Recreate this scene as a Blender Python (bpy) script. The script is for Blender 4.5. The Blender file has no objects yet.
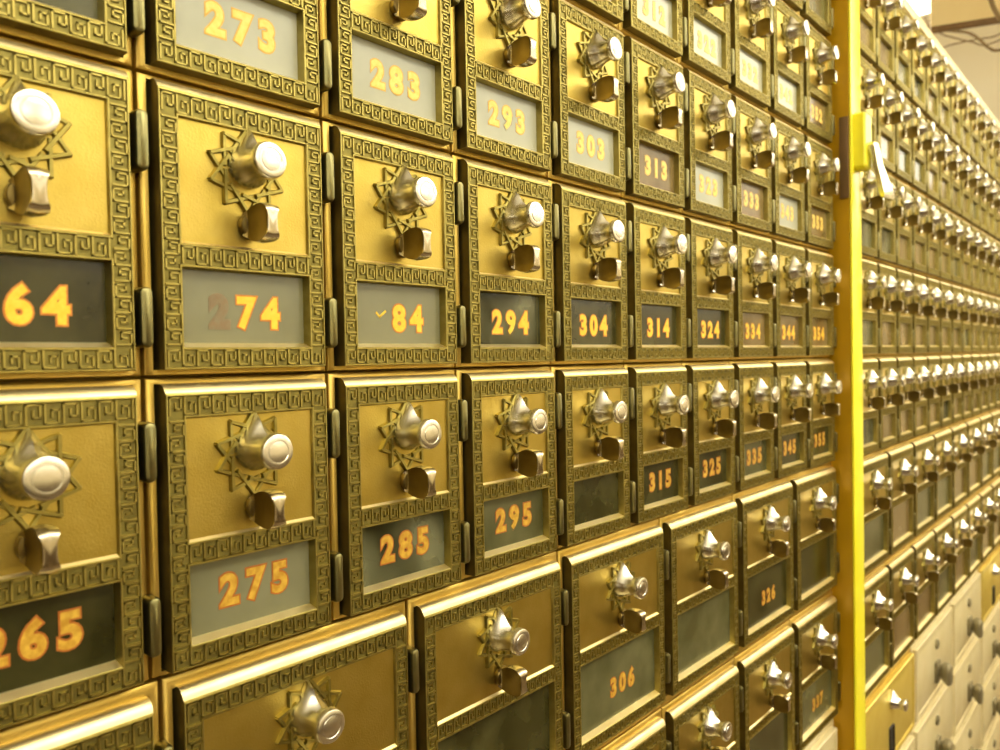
import bpy, bmesh, math, random
from mathutils import Vector, Matrix
R = random.Random(7)
C = bpy.context.scene.collection
PI = math.pi
ZC = 1.45                                   # lens height above the floor
W, H, DW, DH = .095, .131, .0832, .1206     # small box pitch and door size
WB, HB, DWB, DHB = .1425, .1625, .1295, .142
T = .007                                    # door thickness

# ------------------------------------------------------------------ materials
def mat(name, base, metal=0., rough=.5, noise=None, bump=None, base2=None, rnd=0., spec=.5, alpha=1., emit=None, alpha_noise=None):
    m = bpy.data.materials.new(name); m.use_nodes = True
    nt = m.node_tree; b = nt.nodes['Principled BSDF']
    b.inputs['Base Color'].default_value = (*base, 1)
    b.inputs['Metallic'].default_value = metal
    b.inputs['Roughness'].default_value = rough
    b.inputs['Specular IOR Level'].default_value = spec
    b.inputs['Alpha'].default_value = alpha
    if emit:
        b.inputs['Emission Color'].default_value = (*emit[0], 1); b.inputs['Emission Strength'].default_value = emit[1]
    tc = nt.nodes.new('ShaderNodeTexCoord')
    vec = tc.outputs['Object']
    if rnd or noise:
        oi = nt.nodes.new('ShaderNodeObjectInfo')
        ad = nt.nodes.new('ShaderNodeVectorMath'); ad.operation = 'ADD'
        sc = nt.nodes.new('ShaderNodeVectorMath'); sc.operation = 'SCALE'
        cb = nt.nodes.new('ShaderNodeCombineXYZ')
        for i in range(3): nt.links.new(oi.outputs['Random'], cb.inputs[i])
        nt.links.new(cb.outputs[0], sc.inputs[0]); sc.inputs['Scale'].default_value = 5.
        nt.links.new(vec, ad.inputs[0]); nt.links.new(sc.outputs[0], ad.inputs[1]); vec = ad.outputs[0]
    if noise:
        n = nt.nodes.new('ShaderNodeTexNoise'); n.inputs['Scale'].default_value = noise; n.inputs['Detail'].default_value = 4
        nt.links.new(vec, n.inputs['Vector'])
        mx = nt.nodes.new('ShaderNodeMix'); mx.data_type = 'RGBA'
        rp = nt.nodes.new('ShaderNodeMapRange'); rp.inputs['From Min'].default_value = .35; rp.inputs['From Max'].default_value = .68
        nt.links.new(n.outputs['Fac'], rp.inputs['Value'])
        nt.links.new(rp.outputs[0], mx.inputs[0])
        mx.inputs[6].default_value = (*base, 1); mx.inputs[7].default_value = (*(base2 or base), 1)
        out = mx.outputs[2]
        if rnd:
            hs = nt.nodes.new('ShaderNodeHueSaturation'); mr = nt.nodes.new('ShaderNodeMapRange')
            mr.inputs['To Min'].default_value = 1 - rnd; mr.inputs['To Max'].default_value = 1 + rnd
            nt.links.new(oi.outputs['Random'], mr.inputs['Value']); nt.links.new(mr.outputs[0], hs.inputs['Value'])
            nt.links.new(out, hs.inputs['Color']); out = hs.outputs[0]
        nt.links.new(out, b.inputs['Base Color'])
        if alpha_noise:
            ma = nt.nodes.new('ShaderNodeMapRange'); ma.inputs['From Min'].default_value = .35; ma.inputs['From Max'].default_value = .65
            ma.inputs['To Min'].default_value, ma.inputs['To Max'].default_value = alpha_noise
            nt.links.new(n.outputs['Fac'], ma.inputs['Value']); nt.links.new(ma.outputs[0], b.inputs['Alpha'])
    if bump:
        n2 = nt.nodes.new('ShaderNodeTexNoise'); n2.inputs['Scale'].default_value = bump[0]; n2.inputs['Detail'].default_value = 3
        nt.links.new(vec, n2.inputs['Vector'])
        bp = nt.nodes.new('ShaderNodeBump'); bp.inputs['Strength'].default_value = bump[1]; bp.inputs['Distance'].default_value = bump[2]
        nt.links.new(n2.outputs['Fac'], bp.inputs['Height']); nt.links.new(bp.outputs[0], b.inputs['Normal'])
    return m

M = {}
M['panel'] = mat('brass_panel', (.49, .365, .075), 1, .40, 60, (900, .3, .0004), (.55, .415, .10), .10)
M['panel_pale'] = mat('pale_brass_panel', (.90, .74, .34), 1, .36, 60, (900, .25, .0004), (.94, .80, .42), .05)
M['frame'] = mat('antique_brass', (.36, .295, .080), 1, .42, 160, (700, .3, .0003), (.45, .37, .11), .08)
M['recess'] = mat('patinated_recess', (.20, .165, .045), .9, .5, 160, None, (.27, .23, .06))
M['casing'] = mat('casing_brass', (.60, .42, .09), 1, .47, 25, (500, .15, .0004), (.74, .54, .15), .06)
M['rim'] = mat('polished_rim', (.78, .66, .34), 1, .42, 60, None, (.88, .76, .44), .04)  # overhead light put into the colour of top flanges and window sills
M['edge'] = mat('dark_brass_edge', (.12, .09, .022), .9, .5, 90, None, (.17, .13, .035))  # shade on door sides and underside put in as darker brass
M['locker_brass'] = mat('lacquered_brass', (.78, .60, .12), .6, .42, 40, (500, .2, .0004), (.82, .65, .16))
M['star'] = mat('rosette_brass', (.30, .25, .065), 1, .42, 200, None, (.40, .33, .09))
M['nickel'] = mat('nickel', (.86, .84, .78), 1, .26, 80, None, (.74, .71, .62))
M['latch'] = mat('worn_nickel', (.66, .60, .47), 1, .22, 80, None, (.56, .50, .38))
M['bronze'] = mat('dull_bronze', (.24, .175, .06), 1, .36, 80, None, (.17, .12, .035))  # darker metal imitating the dim reflection on latch flats and base
M['hinge'] = mat('hinge_brass', (.22, .205, .09), 1, .36, 90, None, (.28, .25, .11))
M['pane_white'] = mat('frosted_pane', (.36, .365, .27), 0, .30, 22, None, (.45, .455, .35), .05, spec=.7)  # bright reflection on the glass put in as a whitish base colour
M['pane_dark'] = mat('dark_pane', (.020, .018, .003), 0, .18, 30, None, (.065, .060, .020), .1, spec=.6)
M['pane_grey'] = mat('dusty_pane', (.065, .064, .022), 0, .22, 26, None, (.125, .122, .055), .1, spec=.7)
M['pane_brown'] = mat('amber_pane', (.13, .08, .022), 0, .18, 26, None, (.24, .165, .07), .15, spec=.9)
M['pane_clear'] = mat('clear_pane', (.07, .07, .025), 0, .12, 26, None, (.22, .22, .12), 0, spec=.9, alpha_noise=(.25, .75))
M['inside'] = mat('box_inside', (.16, .11, .035), .3, .6, 20, None, (.22, .16, .06))
M['gold'] = mat('gold_decal', (.90, .56, .03), .0, .35, 400, None, (.95, .66, .07))
M['red'] = mat('red_decal', (.55, .16, .015), .0, .45, 400, None, (.70, .26, .03))
M['gold2'] = mat('aged_decal', (.48, .25, .02), .0, .4, 300, None, (.70, .44, .06))  # dimmer light on the lower rows put into figure and outline colours
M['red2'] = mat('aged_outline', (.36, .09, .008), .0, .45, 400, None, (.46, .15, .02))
M['gold3'] = mat('pale_decal', (.85, .60, .10), .0, .4, 400, None, (.88, .68, .18))  # reflection veil over the upper rows put into figure and outline colours
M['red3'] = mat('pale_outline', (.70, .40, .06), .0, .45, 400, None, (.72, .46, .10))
M['ghost'] = mat('worn_decal', (.24, .15, .07), .0, .5, 400, None, (.24, .20, .11))
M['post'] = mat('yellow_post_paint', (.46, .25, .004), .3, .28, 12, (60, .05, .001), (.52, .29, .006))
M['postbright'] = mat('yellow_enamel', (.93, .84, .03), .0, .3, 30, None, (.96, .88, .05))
M['steel'] = mat('lever_metal', (.85, .83, .66), 1, .25, 60, None, (.75, .72, .55))
M['black'] = mat('dark_gap', (.02, .015, .008), 0, .7, 20, None, (.03, .02, .01))
M['cream'] = mat('cream_enamel', (.72, .62, .34), .15, .35, 30, (300, .1, .0005), (.78, .68, .42))
M['grey'] = mat('grey_zinc', (.27, .235, .14), .6, .4, 60, None, (.34, .30, .18))
M['carcass'] = mat('carcass_brass', (.50, .33, .06), .8, .45, 10, None, (.56, .38, .08))
M['wall'] = mat('cream_wall_paint', (.86, .74, .46), 0, .7, 3, (40, .1, .002), (.90, .78, .52))
M['ceil'] = mat('ceiling_paint', (.95, .90, .72), 0, .8, 3, None, (.96, .92, .76))
M['floor'] = mat('brown_floor_tile', (.13, .08, .03), 0, .35, 6, None, (.18, .12, .05))
M['board'] = mat('beige_board', (.70, .55, .28), 0, .6, 8, None, (.74, .60, .33))
M['dark_trim'] = mat('brown_trim', (.13, .07, .02), 0, .5, 30, None, (.17, .09, .03))
M['cable'] = mat('tan_cable', (.16, .10, .03), 0, .6, 30, None, (.20, .13, .05))
M['lamp'] = mat('lamp_diffuser', (.9, .9, .85), 0, .6, emit=((1, .95, .80), 7.6))
M['sky'] = mat('daylight_pane', (.9, .9, .85), 0, .3, emit=((1, .96, .80), 1.75))
M['wood'] = mat('dark_wood', (.10, .06, .02), 0, .4, 5, None, (.15, .09, .03))
M['lampcase'] = mat('lamp_housing', (.85, .82, .70), 0, .4, 20, None, (.88, .85, .74))

# ------------------------------------------------------------------ mesh helpers
def finish(name, bm, mats, parent=None, loc=(0, 0, 0), ang=32):
    bmesh.ops.recalc_face_normals(bm, faces=bm.faces)
    for f in bm.faces: f.smooth = True
    for e in bm.edges:
        if len(e.link_faces) == 2:
            try:
                if e.calc_face_angle() > math.radians(ang): e.smooth = False
            except ValueError: pass
    me = bpy.data.meshes.new(name); bm.to_mesh(me); bm.free()
    for m in (mats if isinstance(mats, (list, tuple)) else [mats]): me.materials.append(M[m])
    o = bpy.data.objects.new(name, me); C.objects.link(o)
    if parent: o.parent = parent
    o.location = loc
    return o

def fc(bm, vs, mi=0):
    f = bm.faces.new(vs); f.material_index = mi; return f

def rings(bm, loops, mi=0, cap0=False, cap1=False):
    vs = [[bm.verts.new(p) for p in l] for l in loops]; n = len(vs[0])
    for a, b in zip(vs, vs[1:]):
        for i in range(n): fc(bm, (a[i], a[(i+1) % n], b[(i+1) % n], b[i]), mi)
    if cap0: fc(bm, vs[0][::-1], mi)
    if cap1: fc(bm, vs[-1], mi)
    return vs

def rect(x, y0, y1, z0, z1): return [(x, y0, z0), (x, y1, z0), (x, y1, z1), (x, y0, z1)]

def rrect(x, y0, y1, z0, z1, r, n=4):
    out = []
    for cx, cz, a0 in ((y0+r, z0+r, PI), (y1-r, z0+r, 1.5*PI), (y1-r, z1-r, 0), (y0+r, z1-r, .5*PI)):
        for k in range(n+1):
            a = a0+.5*PI*k/n; out.append((x, cx+r*math.cos(a), cz+r*math.sin(a)))
    return out

def box(bm, x0, x1, y0, y1, z0, z1, mi=0, bev=0):
    vs = rings(bm, [rect(x0, y0, y1, z0, z1), rect(x1, y0, y1, z0, z1)], mi, True, True)
    if bev:
        es = {e for l in vs for v in l for e in v.link_edges}
        bmesh.ops.bevel(bm, geom=list(es), offset=bev, segments=2, profile=.6, affect='EDGES', material=-1)

def ribbon(bm, p, q, w, xb, xt, mi=0, tap=.72):
    """raised strip in the door plane from p to q, narrower on top"""
    p, q = Vector(p), Vector(q); d = (q-p)
    if d.length < 1e-7: return
    d.normalize(); n = Vector((-d.y, d.x))
    def loop(x, hw): 
        a, b = p-d*hw, q+d*hw
        return [(x, *(a-n*hw)), (x, *(b-n*hw)), (x, *(b+n*hw)), (x, *(a+n*hw))]
    rings(bm, [loop(xb, w/2), loop(xt, w/2*tap)], mi, False, True)

def lathe(bm, prof, n=28, mi=0, cy=0, cz=0, tear=None, cap=True):
    loops = []
    for x, r, t in [(p+(0,))[:3] for p in prof]:
        l = []
        for k in range(n):
            a = 2*PI*k/n
            y, z = r*math.sin(a), r*math.cos(a)
            if t:                                   # teardrop: the ring is pulled up to a pointed tip
                c = max(0, math.cos(a)); u = abs(math.sin(a))
                ad = min(a, 2*PI-a)
                if ad < 1.0:
                    s = 1-ad/1.0
                    z = r*math.cos(1.0)+(r*t-r*math.cos(1.0))*s
                    y = math.copysign(r*math.sin(1.0)*(1-s)**1.25, math.sin(a)) if ad > 1e-6 else 0
            l.append((x, cy+y, cz+z))
        loops.append(l)
    rings(bm, loops, mi, False, cap)

def tube(bm, pts, r, n=8, mi=0):
    pts = [Vector(p) for p in pts]; loops = []
    for i, p in enumerate(pts):
        d = (pts[min(i+1, len(pts)-1)]-pts[max(i-1, 0)]).normalized()
        a = d.orthogonal().normalized() if i == 0 else (a-d*a.dot(d)).normalized()
        b = d.cross(a)
        loops.append([tuple(p+a*r*math.cos(2*PI*k/n)+b*r*math.sin(2*PI*k/n)) for k in range(n)])
    rings(bm, loops, mi, True, True)

# ------------------------------------------------------------------ mailbox pieces (local: x out of the wall, y along it, z up)
def meander(bm, y0, z0, length, height, vertical, xb, xt, w):
    n = max(2, round(length/.0066)); P = length/n
    def pt(s, t):
        return (y0+t*height, z0+s*P) if vertical else (y0+s*P, z0+t*height)
    for i in range(n):
        f = (lambda t: t) if i % 2 == 0 else (lambda t: 1-t)
        path = [(i, f(0)), (i, f(1)), (i+.74, f(1)), (i+.74, f(.32)), (i+.38, f(.32)), (i+.38, f(.66))]
        for a, b in zip(path, path[1:]): ribbon(bm, pt(*a), pt(*b), w, xb, xt)
    ribbon(bm, pt(n, 0), pt(n, 1), w, xb, xt)

def door_layout(w, h):
    top, pan, bar, bot, side = .0107, .0548, .0103, .0097, .0090
    y0, y1 = -w/2+side, w/2-side
    pz1 = h-top; pz0 = pz1-pan
    wz1 = pz0-bar; wz0 = bot
    return y0, y1, pz0, pz1, wz0, wz1

def make_frame_mesh(w, h):
    bm = bmesh.new(); y0, y1, pz0, pz1, wz0, wz1 = door_layout(w, h)
    hw = w/2; fl = -.0009; lip = .0009
    def R_(x, i): return rect(x, -hw+i, hw-i, i, h-i)
    up = .0044 if h < .13 else .0056
    def RT(x, i, u): return rect(x, -hw+i, hw-i, i, h-i+u)
    rings(bm, [RT(-.014, 0, up), RT(-T, 0, up), RT(-T*.62, 0, up*.96), RT(-T*.34, 0, up*.72), RT(-.0010, 0, up*.36), RT(-.0004, .0002, up*.12)])
    for f in bm.faces:
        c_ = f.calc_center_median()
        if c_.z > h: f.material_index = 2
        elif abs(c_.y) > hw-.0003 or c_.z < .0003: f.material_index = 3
    rings(bm, [RT(-.0004, .0002, up*.12), R_(0, .0005), R_(0, lip), R_(fl, lip+.0003)])
    # floor of the band, in quads around the two openings
    a = lip+.0003; Y0, Y1, Z0, Z1 = -hw+a, hw-a, a, h-a
    o = lip+.0003
    ys = [Y0, y0-o, y1+o, Y1]; zs = [Z0, wz0-o, wz1+o, pz0-o, pz1+o, Z1]
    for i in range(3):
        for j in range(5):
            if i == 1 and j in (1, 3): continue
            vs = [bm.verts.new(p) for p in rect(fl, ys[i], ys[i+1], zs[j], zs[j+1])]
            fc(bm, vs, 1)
    for (a0, a1, sill, side, top, deep) in ((pz0, pz1, .0011, .0004, .0004, -.0016), (wz0, wz1, .0021, .0008, .0004, -.0048)):
        def L(x, g, s=0, sd=0, tp=0): return rect(x, y0-g+sd, y1+g-sd, a0-g+s, a1+g-tp)
        rings(bm, [L(fl, o), L(0, lip), L(0, .0003), L(-.0003, 0)])
        v = rings(bm, [L(-.0003, 0), L(deep, 0, sill, side, top)])
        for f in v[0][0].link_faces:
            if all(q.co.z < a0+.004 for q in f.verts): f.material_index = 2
    # greek key relief
    g, wl = .0014, .00105
    bt = h-pz1; bb = wz0; bs = hw+y0; br = pz0-wz1
    k = .0005
    meander(bm, -hw+g+k, h-bt+lip+k+.0002, w-2*g-2*k, bt-2*lip-2*k-.0006, False, fl, -.00012, wl)
    meander(bm, -hw+g+k, g+k-.0001, w-2*g-2*k, bb-2*lip-2*k-.0004, False, fl, -.00012, wl)
    meander(bm, y0+k, wz1+g+k-.0002, y1-y0-2*k, br-2*lip-2*k-.0004, False, fl, -.00012, wl)
    meander(bm, -hw+g+k, bb+.0012, h-bb-bt-.0024, bs-2*lip-2*k-.0004, True, fl, -.00012, wl)
    meander(bm, y1+lip+k+.0002, bb+.0012, h-bb-bt-.0024, bs-2*lip-2*k-.0004, True, fl, -.00012, wl)
    return bm

def panel_mesh(w, h):
    bm = bmesh.new(); y0, y1, pz0, pz1, *_ = door_layout(w, h)
    box(bm, -.0040, -.0016, y0-.001, y1+.001, pz0-.001, pz1+.001); return bm

def pane_mesh(w, h):
    bm = bmesh.new(); y0, y1, _, _, wz0, wz1 = door_layout(w, h)
    box(bm, -.0064, -.0048, y0-.001, y1+.001, wz0-.001, wz1+.001); return bm

def rosette_mesh(cz, r=.0192):
    bm = bmesh.new(); n = 10
    P = [(r*math.sin(2*PI*k/n), cz+r*math.cos(2*PI*k/n)) for k in range(n)]
    q = r*.66
    base = []
    for k in range(n):
        base.append(P[k]); a = 2*PI*(k+.5)/n; base.append((q*math.sin(a), cz+q*math.cos(a)))
    lo = [(-.0016, y, z) for y, z in base]
    mid = [(-.0010, y*.93, cz+(z-cz)*.93) for y, z in base]
    rings(bm, [lo, mid], 1, False, True)
    for k in range(n):                              # interlaced ribbons, over and under
        a, b = Vector(P[k]), Vector(P[(k+3) % n])
        m = a.lerp(b, .5)
        ribbon(bm, a.lerp(b, .015), a.lerp(b, .46), .0024, -.0016, .0006, 0, .55)
        ribbon(bm, a.lerp(b, .56), a.lerp(b, .985), .0024, -.0016, .0001, 0, .55)
    return bm

def dial_mesh(cz, cy=0):
    bm = bmesh.new()
    lathe(bm, [(-.0010, .0100, 1.72), (.0010, .0100, 1.78), (.0022, .0097, 1.80), (.0042, .0091, 1.74), (.0065, .0083, 1.52), (.0085, .0075, 1.25),
               (.0100, .0070, 1.02), (.0130, .0067), (.0142, .0069), (.0143, .0079), (.0149, .0083), (.0172, .0083), (.0182, .0078), (.0185, .0072),
               (.0186, .0054), (.0184, .0052), (.0184, .0050), (.0187, .0048), (.0190, .0030), (.0191, .0010)], 40, 0, cy, cz)
    for v in bm.verts:
        if v.co.x > .009: v.co.x += .0015
    return bm

def latch_mesh(cz):
    bm = bmesh.new()
    lathe(bm, [(-.0010, .0064), (.0016, .0064), (.0022, .0060), (.0026, .0044)], 28, 1, .0006, cz)
    def sec(x, s, hz, th):
        pts = []; N = 8; rr = hz
        for k in range(N+1):
            z = -hz*.94+2*hz*.94*k/N; y = th+.0020*s*abs(z/hz)**3; pts.append((x, y, cz+z))
        pts.append((x, 0.0, cz+hz))
        for k in range(N+1):
            z = hz*.94-2*hz*.94*k/N; y = -th-.0020*s*abs(z/hz)**3; pts.append((x, y, cz+z))
        pts.append((x, 0.0, cz-hz))
        return pts
    rings(bm, [sec(.0010, .5, .0054, .0040), sec(.0032, .3, .0068, .0032), sec(.0062, .2, .0084, .0027), sec(.0100, .3, .0091, .0026), sec(.0140, .5, .0089, .0026),
               sec(.0168, .7, .0080, .0027), sec(.0182, .6, .0067, .0026), sec(.0187, .5, .0056, .0023)], 0, False, True)
    for v in bm.verts: v.co.y += .0008
    bm.normal_update()
    for f in bm.faces:          # the cut flats carry their shade as darker metal, rim and nose stay bright
        c_ = f.calc_center_median()
        if 0.0035 < c_.x < .0178 and abs(c_.y-.0008) > .0020 and abs(c_.z-cz) < .0085: f.material_index = 1
    return bm

def hinge_mesh():
    bm = bmesh.new()
    rings(bm, [rrect(-.0068, -.0028, .0028, -.0128, .0128, .0024), rrect(-.001, -.0028, .0028, -.0128, .0128, .0024),
               rrect(.0006, -.0023, .0023, -.0122, .0122, .0021), rrect(.0012, -.0012, .0012, -.0112, .0112, .0011)], 0, False, True)
    return bm

def casing_mesh(w, h, dh, dzb, dw):
    bm = bmesh.new(); g = .0004; hw = w/2-g
    y0, y1, pz0, pz1, wz0, wz1 = door_layout(dw, dh)
    def R_(x, i): return rect(x, -hw+i, hw-i, g+i, h-g-i)
    def S(x): return rect(x, -dw/2-.0017, dw/2+.0012, dzb-.0018, dzb+dh+.0050)
    rings(bm, [R_(-.016, 0), R_(-.0105, 0), R_(-.0082, .0005), R_(-.0074, .0014), R_(-.0071, .0026), S(-.0071), S(-.016)])
    return bm

def inside_mesh(w, h, dh, dzb, dw):
    bm = bmesh.new(); y0, y1, *_ = door_layout(dw, dh)
    def S(x, i=0): return rect(x, -dw/2-.0019+i, dw/2+.0014-i, dzb-.0020+i, dzb+dh+.0052-i)
    rings(bm, [S(-.0092), S(-.11), S(-.11, .01)], 0, False, True); return bm

FONT = {}
def digit_mesh(ch, mats, size=.0195, grow=.0009):
    """one painted figure: an outline colour with the lighter figure on top"""
    bm = bmesh.new()
    for off, x, th, mi in ((.0016, 0, .00012, 0), (.0008, .00014, .00008, 1)):
        cu = bpy.data.curves.new('t', 'FONT'); cu.body = ch; cu.size = size; cu.align_x = 'CENTER'
        cu.offset = off; cu.extrude = th/2; cu.resolution_u = 4
        o = bpy.data.objects.new('t', cu); C.objects.link(o)
        dg = bpy.context.evaluated_depsgraph_get(); me = bpy.data.meshes.new_from_object(o.evaluated_get(dg))
        n0 = len(bm.verts); f0 = len(bm.faces); bm.from_mesh(me)
        bm.verts.ensure_lookup_table(); bm.faces.ensure_lookup_table()
        for v in bm.verts[n0:]: v.co = (v.co.z+x+th/2, v.co.x*.95, v.co.y)
        for f in bm.faces[f0:]: f.material_index = mi
        bpy.data.objects.remove(o); bpy.data.curves.remove(cu); bpy.data.meshes.remove(me)
    me = bpy.data.meshes.new('numeral_'+ch); bm.to_mesh(me); bm.free()
    for m in mats: me.materials.append(M[m])
    return me

def proto(kind, w, h, dw, dh, top_gap):
    root = bpy.data.objects.new(kind, None); C.objects.link(root); root.empty_display_size = .02
    dzb = h-top_gap-dh
    finish('casing', casing_mesh(w, h, dh, dzb, dw), 'casing', root)
    finish('compartment', inside_mesh(w, h, dh, dzb, dw), 'inside', root)
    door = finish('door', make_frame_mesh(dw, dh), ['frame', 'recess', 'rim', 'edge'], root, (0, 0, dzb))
    finish('door_panel', panel_mesh(dw, dh), 'panel', door)
    finish('window_pane', pane_mesh(dw, dh), 'pane_brown', door)
    zt = dh
    finish('rosette', rosette_mesh(zt-.0295), ['star', 'panel'], door)
    finish('dial_knob', dial_mesh(zt-.0275, 0 if dh < .13 else -.002), 'nickel', door)
    finish('latch_knob', latch_mesh(zt-.0545), ['latch', 'bronze'], door)
    hy = dw/2+(w-dw)/2-.0012
    for zz in (dzb+dh*.80, dzb+dh*.185): finish('hinge', hinge_mesh(), 'hinge', root, (0, hy, zz))
    return root

PIECES = ['casing', 'compartment', 'door', 'hinge']
def copy_tree(o, parent=None):
    c = o.copy(); C.objects.link(c); c.parent = parent
    for ch in list(o.children): copy_tree(ch, c)
    return c
def set_mat(root, part, key):
    for d in root.children_recursive:
        if d.name.split('.')[0] == part:
            d.material_slots[0].link = 'OBJECT'; d.material_slots[0].material = M[key]

DIG = {}
def numerals(root, dw, dh, text, style='gold', dy=0, dz=0, size=1.0):
    door = [c for c in root.children if c.name.startswith('door')][0]
    y0, y1, _, _, wz0, wz1 = door_layout(dw, dh)
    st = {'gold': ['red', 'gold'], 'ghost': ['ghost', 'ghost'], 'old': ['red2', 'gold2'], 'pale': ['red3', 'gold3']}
    for k, ch in enumerate(text):
        s = style; 
        if ch == ' ': continue
        if ch in 'abcdefghij': ch = '0123456789'['abcdefghij'.index(ch)]; s = 'ghost'    # worn-off figure
        if (ch, s) not in DIG: DIG[(ch, s)] = digit_mesh(ch, st[s])
        o = bpy.data.objects.new('numeral', DIG[(ch, s)]); C.objects.link(o); o.parent = door
        if s == 'ghost': o['label'] = 'worn brown figure %s' % ch
        o.location = (-.00478, (y0+y1)/2+dy+(k-(len(text)-1)/2)*.0133*size, (wz0+wz1)/2-.0068+dz)
        o.scale = (1, size, size)

small = proto('mailbox', W, H, DW, DH, .0074)
wide = proto('wide_mailbox', WB, HB, DWB, DHB, .0110)
protos = {'s': [small, False], 'w': [wide, False]}
def place(kind, x, y, z, rz, label, cat='mailbox', group=None):
    p, used = protos[kind]; protos[kind][1] = True
    o = copy_tree(p) if used_flag(kind) else p
    o.location = (x, y, z); o.rotation_euler = (0, 0, rz)
    o['label'] = label; o['category'] = cat
    if group: o['group'] = group
    return o
first = {'s': True, 'w': True}
def used_flag(k):
    if first[k]: first[k] = False; return False
    return True

# ------------------------------------------------------------------ camera
CAM = Vector((.3267, 0, ZC)); FPX = 778.
yaw, pitch, roll = .7225, .0203, -.0177
s, c = math.sin(yaw), math.cos(yaw)
Rv = Vector((c, s, 0)); F0 = Vector((-s, c, 0)); U0 = Vector((0, 0, 1))
Fv = F0*math.cos(pitch)-U0*math.sin(pitch); Uv = F0*math.sin(pitch)+U0*math.cos(pitch)
R2 = Rv*math.cos(roll)+Uv*math.sin(roll); U2 = -Rv*math.sin(roll)+Uv*math.cos(roll)
cd = bpy.data.cameras.new('camera'); cam = bpy.data.objects.new('camera', cd); C.objects.link(cam)
mw = Matrix((R2, U2, -Fv)).transposed().to_4x4(); mw.translation = CAM; cam.matrix_world = mw
cd.sensor_width = 36; cd.lens = FPX/1000*36; cd.clip_start = .01
cd.dof.use_dof = True; cd.dof.focus_distance = .46; cd.dof.aperture_fstop = 12
bpy.context.scene.camera = cam
def pix(p):
    v = Vector(p)-CAM; z = v.dot(Fv)
    if z < .02: return None
    return 500+FPX*v.dot(R2)/z, 375-FPX*v.dot(U2)/z
def seen(x, y, z, rz, w, h):
    """does a cell fall inside the frame?"""
    for dy in [-w/2+w*k/6 for k in range(7)]:
        for dz in [h*k/6 for k in range(7)]:
            for dx in (0, .018):
                q = pix((x+dx*math.cos(rz)-dy*math.sin(rz), y+dy*math.cos(rz)+dx*math.sin(rz), z+dz))
                if q and -3 < q[0] < 1003 and -3 < q[1] < 753: return True
    return False

# ------------------------------------------------------------------ the left bank
NUM = {  # (row, column): (figures, pane, words for the pane); letters are worn-off figures
 (4, -1): ('264', 'dark'), (4, 0): ('c74', 'grey2'), (4, 1): (' 84', 'grey2'), (4, 2): ('294', 'clear'), (4, 3): ('304', 'dark'), (4, 4): ('314', 'dark'),
 (4, 5): ('324', 'dark'), (4, 6): ('334', 'brown'), (4, 7): ('344', 'brown'), (4, 8): ('354', 'brown'),
 (3, 0): ('273', 'white'), (3, 1): ('283', 'white'), (3, 2): ('293', 'white'), (3, 3): ('303', 'white'), (3, 4): ('313', 'brown'),
 (3, 5): ('323', 'white'), (3, 6): ('333', 'brown'), (3, 7): ('343', 'white'), (3, 8): ('353', 'brown'), (3, -1): ('263', 'grey'),
 (2, 4): ('312', 'white'), (2, 5): ('322', 'white'), (2, 6): ('332', 'white'), (2, 7): ('342', 'white'), (2, 8): ('352', 'brown'), (2, 3): ('302', 'white'),
 (5, -1): ('265', 'dark'), (5, 0): ('275', 'grey2'), (5, 1): ('285', 'clear'), (5, 2): ('295', 'grey'), (5, 3): (None, 'dark'), (5, 4): ('315', 'dark'),
 (5, 5): ('325', 'dark'), (5, 6): ('335', 'grey'), (5, 7): ('345', 'dark'), (5, 8): ('355', 'dark')}
PANE = {'dark': 'pane_dark', 'grey': 'pane_grey', 'grey2': 'pane_grey2', 'white': 'pane_white', 'brown': 'pane_brown', 'clear': 'pane_clear'}
M['pane_grey2'] = mat('grey_pane', (.17, .165, .088), 0, .24, 18, None, (.22, .215, .125), .04, spec=.8)
WORD = {'dark': 'dark', 'grey': 'dusty grey', 'grey2': 'plain grey', 'white': 'whitish', 'brown': 'brown', 'clear': 'smudged'}
ORD = ['first', 'second', 'third', 'fourth', 'fifth', 'sixth', 'seventh', 'eighth', 'ninth', 'tenth', 'eleventh', 'twelfth', 'thirteenth', 'fourteenth', 'fifteenth', 'sixteenth']
Y0 = .1545+DW/2
ZT = {r: ZC-.0051+(5-r)*.131 for r in range(1, 6)}
for r in range(1, 6):
    for col in range(-1, 9):
        y = Y0+col*W; z = ZT[r]-H
        if not seen(0, y, z, 0, W-.014, H-.012): continue
        num, pane = NUM.get((r, col), (None, 'grey'))
        real = ''.join(('0123456789'['abcdefghij'.index(k)] if k in 'abcdefghij' else k) for k in num).strip() if num else None
        vis = ''.join(k for k in num if k.isdigit()) if num else None
        readable = num and (r, col) not in ((3, -1), (2, 3))
        if readable:
            lab = 'small brass mailbox with gold number %s on its %s window' % (vis, WORD[pane])
        elif (r, col) == (5, 3): lab = 'small brass mailbox with blank dark window directly under number 304'
        elif (r, col) == (3, -1): lab = 'small brass mailbox cut off by the top left corner of the photo'
        elif (r, col) == (2, 3): lab = 'small brass mailbox directly above number 303, only its lower frame showing'
        else: lab = 'small brass mailbox directly above number %d, cut off by the photo top' % (232+10*(col+4)) if r == 1 and col < 9 else 'small brass mailbox'
        o = place('s', 0, y, z, 0, lab, group='small brass mailboxes before the yellow post')
        set_mat(o, 'window_pane', PANE[pane])
        if num and (r, col) not in ((3, -1), (2, 3)):
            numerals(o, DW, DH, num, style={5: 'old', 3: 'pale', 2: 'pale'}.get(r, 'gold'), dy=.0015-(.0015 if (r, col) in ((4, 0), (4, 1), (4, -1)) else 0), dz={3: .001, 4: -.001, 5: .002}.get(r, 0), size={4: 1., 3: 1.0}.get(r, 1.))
mb = [o for o in C.objects if o.get('label', '').endswith('number 84 on its plain grey window')][0]
bm = bmesh.new()
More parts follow.
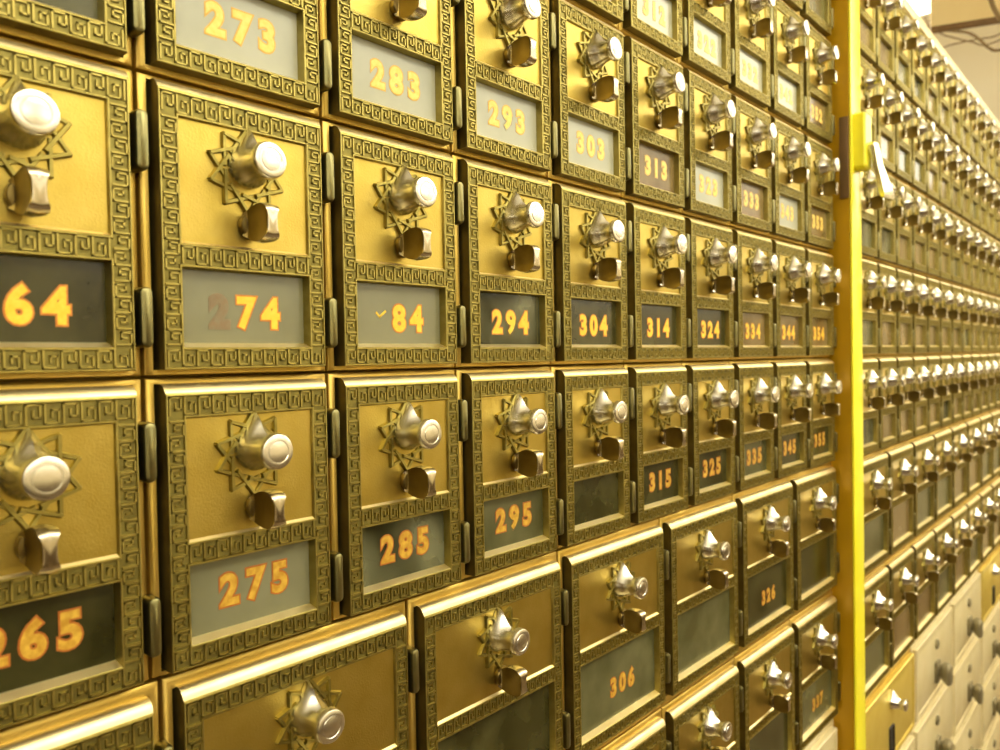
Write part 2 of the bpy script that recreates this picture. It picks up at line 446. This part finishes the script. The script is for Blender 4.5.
ribbon(bm, (-.0215, .0205), (-.0195, .0185), .0013, 0, .0002); ribbon(bm, (-.0195, .0185), (-.0155, .0215), .0013, 0, .0002)
dr = [c_ for c_ in mb.children if c_.name.startswith('door')][0]
fl_ = finish('decal_scrap', bm, 'gold', dr, (-.00478, .0055, .008)); fl_['label'] = 'small tick-shaped scrap of gold decal'
for (rr, cc), (txt, pane, lab) in {
    (6, -1): (None, 'dark', 'wide brass mailbox in the bottom left corner of the photo, under number 265'),
    (6, 0): (None, 'dark', 'wide brass mailbox directly under number 275, only its top half in view'),
    (6, 1): (None, 'dark', 'wide brass mailbox with dark window cut by the photo bottom, left of number 306'),
    (6, 2): ('306', 'grey', 'wide brass mailbox with faint number 306 on a grey window'),
    (6, 3): (None, 'grey', 'wide brass mailbox with blank cloudy window, right of number 306'),
    (6, 4): ('326', 'dark', 'wide brass mailbox with faint orange number 326'),
    (6, 5): (None, 'dark', 'wide brass mailbox with blank dark window beside the post, right of number 326'),
    (7, 2): (None, 'dark', 'wide brass mailbox directly under number 306, only its top edge in view'),
    (7, 3): (None, 'dark', 'wide brass mailbox at the photo bottom, left of the one under number 326'),
    (7, 4): (None, 'dark', 'wide brass mailbox directly under number 326, its dark window half cut off'),
    (7, 5): ('337', 'grey', 'wide brass mailbox with faint orange number 337 beside the post')}.items():
    y = Y0-DW/2+.0045+DWB/2+cc*WB; z = ZC-.1361-(rr-5)*HB
    o = place('w', 0, y, z, 0, lab, group='wide brass mailboxes before the yellow post')
    set_mat(o, 'window_pane', PANE[pane])
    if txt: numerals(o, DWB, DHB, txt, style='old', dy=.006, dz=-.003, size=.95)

# ------------------------------------------------------------------ the right bank
PA, PU, PH = .014, 1.0468, -.0131
def onright(t, z, dx=0): return (PA+t*math.sin(PH)+dx, PU+t*math.cos(PH), z)
RZ = -PH
ROWN = {1: 'top row', 2: 'second row', 3: 'third row', 4: 'fourth row', 5: 'fifth row', 6: 'upper row of wide doors', 7: 'lower row of wide doors'}
zr = {r: ZC-.0045+(5-r)*.131 for r in range(1, 6)}
NC = 16
pale = {(5, 0), (3, 0), (4, 9), (5, 9), (5, 10), (5, 12), (4, 12), (2, 13)}
for r in range(1, 6):
    for col in range(NC):
        x, y, z = onright((col+.5)*W, zr[r]-H)
        if not seen(x, y, z, RZ, W-.02, H-.01): continue
        lab = 'small brass mailbox beyond the yellow post, %s, %s from the post' % (ROWN[r], ORD[col])
        o = place('s', x, y, z, RZ, lab, group='small brass mailboxes beyond the yellow post')
        set_mat(o, 'window_pane', R.choice(['pane_brown', 'pane_brown', 'pane_brown', 'pane_grey', 'pane_brown', 'pane_clear']))
        if (r, col) in pale: set_mat(o, 'door_panel', 'panel_pale')
for r in (6, 7):
    for col in range(11):
        x, y, z = onright((col+.5)*WB, ZC-.1365-(r-5)*HB)
        if not seen(x, y, z, RZ, WB-.02, HB-.01): continue
        lab = 'wide brass mailbox beyond the yellow post, %s, %s from the post' % (ROWN[r], ORD[col])
        o = place('w', x, y, z, RZ, lab, group='wide brass mailboxes beyond the yellow post')
        set_mat(o, 'window_pane', R.choice(['pane_brown', 'pane_grey', 'pane_brown', 'pane_grey']))
        if (r, col) in ((7, 4), (7, 5), (6, 6)): set_mat(o, 'door_panel', 'panel_pale')

# parcel lockers: one door three small boxes wide
LW, LH = 3*W, .131
def locker_body(col_key):
    bm = bmesh.new(); hw = LW/2-.0006; h = LH-.0006
    rings(bm, [rect(-.016, -hw, hw, .0006, h), rect(-.009, -hw, hw, .0006, h), rect(-.0072, -hw+.0018, hw-.0018, .0024, h-.0018)], 0, True, True)
    return bm
def locker_door():
    bm = bmesh.new(); hw = LW/2-.008
    def R_(x, i): return rect(x, -hw+i, hw-i, .008+i, LH-.008-i)
    rings(bm, [R_(-.0072, 0), R_(-.002, 0), R_(-.0005, .0012), R_(-.0005, .006), R_(-.0022, .0085), R_(-.0022, .0105), R_(-.0008, .013)], 0, False, True)
    return bm
def make_locker(name, enamel):
    face = 'cream' if enamel == 'cream' else 'locker_brass'
    root = bpy.data.objects.new(name, None); C.objects.link(root)
    finish('casing', locker_body(0), enamel if enamel == 'cream' else 'casing', root)
    d = finish('door', locker_door(), face, root)
    if enamel == 'cream':
        bm = bmesh.new()
        rings(bm, [rrect(-.0009, -.013, .013, .030, .066, .004), rrect(.0028, -.013, .013, .030, .066, .004), rrect(.0038, -.012, .012, .031, .065, .0035)], 0, False, True)
        finish('handle_plate', bm, 'grey', d)
        bm = bmesh.new()      # projecting paddle lever
        def sec(x, z, hy, hz): return rrect(x, -hy, hy, z-hz, z+hz, min(hy, hz)*.6)
        rings(bm, [sec(.003, .050, .008, .010), sec(.007, .050, .008, .010), sec(.011, .049, .012, .015), sec(.018, .046, .014, .018), sec(.022, .045, .011, .015)], 0, False, True)
        finish('lever', bm, 'grey', d)
        bm = bmesh.new(); lathe(bm, [(-.0009, .0085), (.0016, .0085), (.0028, .007), (.0030, .003), (.0008, .0028)], 24, 0, 0, .094)
        finish('keyhole', bm, 'grey', d)
    else:
        bm = bmesh.new(); 
        rings(bm, [rrect(-.0007, -.012, .012, .018, .060, .003), rrect(.0015, -.011, .011, .019, .059, .003), rrect(.0015, -.009, .009, .021, .057, .002), rrect(-.0005, -.009, .009, .021, .057, .002)], 0, False, True)
        finish('card_slot', bm, 'black', d)
        bm = dial_mesh(.094); finish('dial_knob', bm, 'nickel', d)
    return root
lp = {'cream': None, 'panel': None}
def locker(t, ztop, key, label, left=False):
    if lp[key] is None: lp[key] = make_locker('parcel_locker', key); o = lp[key]
    else: o = copy_tree(lp[key])
    o.location = (0, t, ztop-LH) if left else onright(t, ztop-LH); o.rotation_euler = (0, 0, 0 if left else RZ)
    o['label'] = label; o['category'] = 'locker'; o['group'] = 'parcel lockers under the mailboxes'
z8 = ZC-.1365-2*HB
spec = {(0, 0): 'panel', (0, 1): 'cream', (0, 2): 'cream', (0, 3): 'panel', (0, 4): 'cream', (1, 0): 'cream', (1, 1): 'cream', (1, 2): 'cream', (1, 3): 'cream', (1, 4): 'cream',
        (2, 0): 'cream', (2, 1): 'cream', (2, 2): 'cream', (2, 3): 'cream', (2, 4): 'cream', (3, 2): 'cream', (3, 3): 'cream', (3, 4): 'cream'}
DOWN = ['top', 'second', 'third', 'bottom']
for (r, k), key in spec.items():
    x, y, z = onright((k+.5)*LW, z8-(r+1)*LH)
    if not seen(x, y, z, RZ, LW-.03, LH-.016): continue
    kind = 'brass' if key == 'panel' else 'cream'
    locker((k+.5)*LW, z8-r*LH, key, '%s parcel locker beyond the yellow post, %s locker row, %s from the post' % (kind, DOWN[r], ORD[k]))
yl = Y0-DW/2+.0045-.0065+6*W+LW/2-.0
locker(yl, ZC-.1361-2*HB-.0004, 'cream', 'tan parcel locker at the photo bottom, just before the yellow post', True)

# ------------------------------------------------------------------ cabinets that carry the boxes
def cabinet(name, y0, y1, ztop, zbot, origin, rz, label, cap):
    root = bpy.data.objects.new(name, None); C.objects.link(root); root.location = origin; root.rotation_euler = (0, 0, rz)
    bm = bmesh.new()
    box(bm, -.42, -.40, y0, y1, .08, ztop); box(bm, -.40, -.036, y0-.012, y0-.001, .08, ztop); box(bm, -.40, -.031, y1+.001, y1+.012, .08, ztop)
    box(bm, -.40, -.0165, y0, y1, zbot-.02, zbot-.002)
    finish('body', bm, 'carcass', root)
    bm = bmesh.new(); box(bm, -.42, -.008, y0, y1, .0, zbot-.021); finish('plinth', bm, 'carcass', root)
    bm = bmesh.new(); box(bm, -.42, -.001, y0, y1, ztop+.0005, ztop+cap, 0, .004); finish('top_cap', bm, 'cream' if rz else 'casing', root)
    root['label'] = label; root['category'] = 'cabinet'
YL0 = Y0-W/2-W; YL1 = Y0+8.5*W+.0035
cabinet('mailbox_cabinet', YL0-.06, YL1-.001, ZT[1]+.0, ZC-.1361-2*HB-LH-.001, (0, 0, 0), 0, 'brass cabinet carrying the mailboxes before the yellow post', .03)
cabinet('mailbox_cabinet', 0.001, NC*W, zr[1], z8-3*LH, (PA, PU, 0), RZ, 'long brass cabinet carrying the mailboxes beyond the yellow post', .018)

# ------------------------------------------------------------------ yellow post with its latch
root = bpy.data.objects.new('corner_post', None); C.objects.link(root); root.location = (0, YL1, 0)
root['label'] = 'tall yellow painted post between the two banks of mailboxes'; root['category'] = 'post'
pw = PU-YL1-.0015
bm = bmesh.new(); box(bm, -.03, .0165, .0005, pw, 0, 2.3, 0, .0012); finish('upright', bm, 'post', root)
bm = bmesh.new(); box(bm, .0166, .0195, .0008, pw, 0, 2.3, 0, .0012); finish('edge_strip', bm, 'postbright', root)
def zpix(v, y=1.02): # height on the post for a picture row
    return ZC+(366-v)*.00130
root2 = bpy.data.objects.new('latch', None); C.objects.link(root2); root2.location = (.0197, YL1+.018, zpix(140)-.033)
root2['label'] = 'yellow latch bracket with a hanging silver lever on the post'; root2['category'] = 'latch'
bm = bmesh.new(); rings(bm, [rrect(0, -.012, .016, -.034, .034, .004), rrect(.012, -.012, .016, -.034, .034, .004), rrect(.014, -.010, .014, -.032, .032, .003)], 0, True, True)
finish('bracket', bm, 'postbright', root2)
bm = bmesh.new(); box(bm, -.014, -.003, -.0205, -.0182, -.070, .030, 0, .001); finish('strike_plate', bm, 'dark_trim', root2)  # dark plate stands in for the shade beside the latch
bm = bmesh.new(); lathe(bm, [(.0135, .010), (.020, .010), (.0215, .008), (.0215, .005), (.017, .0045)], 26, 0, .010, -.010); finish('pivot', bm, 'steel', root2)
bm = bmesh.new()
def lsec(y, z, hw, hx, x): return [(x-hx, y-hw, z), (x+hx, y-hw, z-.001), (x+hx, y+hw, z+.001), (x-hx, y+hw, z)]
rings(bm, [lsec(.006, -.006, .010, .003, .019), lsec(.014, -.028, .013, .003, .021), lsec(.028, -.050, .019, .003, .024), lsec(.038, -.062, .024, .003, .025), lsec(.040, -.067, .021, .002, .025)], 0, True, True)
finish('lever', bm, 'steel', root2)

# ------------------------------------------------------------------ the room
def struct(name, args, key):
    bm = bmesh.new(); box(bm, *args); o = finish(name, bm, key); o['kind'] = 'structure'; return o
XL, XR, YB, YF, ZCE = -2.2, 2.4, -2.4, 6.5, 2.80
struct('floor', (XL, XR, YB, YF, -.1, 0), 'floor')
struct('ceiling', (XL, XR, YB, YF, ZCE, ZCE+.1), 'ceil')
struct('wall_left', (XL-.1, XL, YB, YF, 0, ZCE), 'wall')
struct('wall_right', (XR, XR+.1, YB, YF, 0, ZCE), 'wall')
struct('trim_1', (XR-.03, XR-.001, YB+.01, YF-.01, .001, .80), 'wood')  # unseen dark band, added to darken reflections in the lower doors
struct('wall_back', (XL, XR, YF, YF+.1, 0, ZCE), 'wall')
struct('wall_front', (XL, XR, YB-.1, YB, 0, ZCE), 'wood')
for i, (a, b) in enumerate(((-2.3, -1.1), (-.9, .7), (.95, 2.55), (2.8, 4.4), (4.65, 6.25))):
    bm = bmesh.new()
    for y in (a, (a+b)/2-.02, b-.04): box(bm, XR-.05, XR-.001, y, y+.04, 1.80, 2.68, 0, .004)
    for z in (1.80, 2.64): box(bm, XR-.048, XR-.001, a, b, z, z+.04, 0, .004)
    o = finish('window_%d' % (i+1), bm, 'lampcase'); o['kind'] = 'structure'
    bm = bmesh.new(); box(bm, XR-.02, XR-.012, a+.03, b-.03, 1.83, 2.65); finish('pane', bm, 'sky', o)

def lamp(x, y, lx, ly, label, power, drop=0.):
    root = bpy.data.objects.new('ceiling_light', None); C.objects.link(root); root.location = (x, y, ZCE-drop)
    root['label'] = label; root['category'] = 'light'
    if drop:
        bm = bmesh.new(); box(bm, -lx/2, lx/2, -ly/2, ly/2, -.055, -.012, 0, .006); finish('diffuser', bm, 'lamp', root)
        bm = bmesh.new(); box(bm, -.03, .03, -ly/2-.01, ly/2+.01, -.0115, .004, 0, .002); finish('spine', bm, 'lampcase', root)
        for yy in (-ly*.35, ly*.35):
            bm = bmesh.new(); tube(bm, [(0, yy, .0045), (0, yy, drop*.5), (0, yy, drop)], .006); finish('rod', bm, 'lampcase', root)
        return
    bm = bmesh.new(); rings(bm, [[(p[1], p[2], p[0]) for p in rect(zz, -lx/2+i, lx/2-i, -ly/2+i, ly/2-i)] for zz, i in ((-.001, 0), (-.012, 0), (-.012, .008), (-.006, .009))], 0, True, False)
    finish('housing', bm, 'lampcase', root)
    bm = bmesh.new(); rings(bm, [[(p[1], p[2], p[0]) for p in rect(zz, -lx/2+.010, lx/2-.010, -ly/2+.010, ly/2-.010)] for zz in (-.004, -.011)], 0, True, True)
    finish('diffuser', bm, 'lamp', root)
for i, (x, y) in enumerate(((1.05, -.9), (1.05, .9), (1.05, 2.7), (1.05, 4.5))):
    lamp(x, y, .5, 1.5, 'ceiling light over the aisle, %s from the camera' % ORD[i], 1, .3)
lamp(-.93, 3.05, 1.10, .85, 'glaring white ceiling light above the far cabinet top', 1)

for y, lab in ((2.0, 'near'), (4.9, 'far')):  # unseen lights added behind the cabinets to brighten the ceiling
    lamp(-1.45, y, .5, 1.3, 'ceiling light hung behind the mailbox cabinets, the %s one' % lab, 1, .35)

def unproj(u, v, y):
    d = Fv+R2*((u-500)/FPX)-U2*((v-375)/FPX); return CAM+d*((y-CAM.y)/d.y)
# hanging beige board above the bank
root = bpy.data.objects.new('hanging_board', None); C.objects.link(root)
a = unproj(931, 31, 2.6); root.location = a; root.rotation_euler = (0, 0, math.atan2(.325, .946))
root['label'] = 'beige board with dark lower edge hanging from the ceiling at the upper right'; root['category'] = 'board'
bm = bmesh.new(); box(bm, 0, 1.3, 0, .02, .012, ZCE-a.z, 0, .002); finish('panel', bm, 'board', root)
bm = bmesh.new(); box(bm, 0, 1.3, -.002, .022, -.002, .0115, 0, .001); finish('edge_trim', bm, 'dark_trim', root)
def cable(pts, y, r, label):
    P = [unproj(u, v, y+dy) for u, v, dy in pts]; Q = []
    for i in range(len(P)-1):
        p0, p1, p2, p3 = P[max(i-1, 0)], P[i], P[i+1], P[min(i+2, len(P)-1)]
        for k in range(6):
            t = k/6; Q.append(.5*((2*p1)+(p2-p0)*t+(2*p0-5*p1+4*p2-p3)*t*t+(3*p1-p0-3*p2+p3)*t**3))
    Q.append(P[-1]); bm = bmesh.new(); tube(bm, Q, r); o = finish('cable', bm, 'cable')
    o['label'] = label; o['category'] = 'cable'; o['group'] = 'cables under the ceiling'
cable([(928, 24, 0), (936, 29, 0), (955, 31, 0), (969, 33, 0), (980, 40, 0), (989, 48, 0), (1000, 50, 0), (1030, 38, 0), (1050, -42, 0)], 3.3, .005, 'thick brown cable sagging lowest behind the hanging board')
cable([(925, 18, 0), (938, 46, 0), (950, 45, 0), (968, 41, 0), (985, 38, 0), (1000, 34, 0), (1040, 10, 0)], 3.25, .0028, 'thin cable rising to the right behind the hanging board')
cable([(929, 20, 0), (940, 33, 0), (955, 38, 0), (972, 42, 0), (990, 44, 0), (1040, 20, 0)], 3.2, .0028, 'thin cable sloping down between the two others behind the board')
cable([(988, -20, 0), (991, 0, 0), (996, 12, 0), (1003, 20, 0), (1030, 24, 0)], 2.45, .006, 'brown cable hanging in front of the board at the upper right corner')

# ------------------------------------------------------------------ light
w = bpy.data.worlds.new('world'); bpy.context.scene.world = w; w.use_nodes = True
w.node_tree.nodes['Background'].inputs[0].default_value = (1, .9, .7, 1); w.node_tree.nodes['Background'].inputs[1].default_value = .3
sc = bpy.context.scene
sc.view_settings.view_transform = 'Standard'; sc.view_settings.look = 'None'; sc.view_settings.gamma = 1
sc.view_settings.use_curve_mapping = False; sc.view_settings.exposure = -0.06
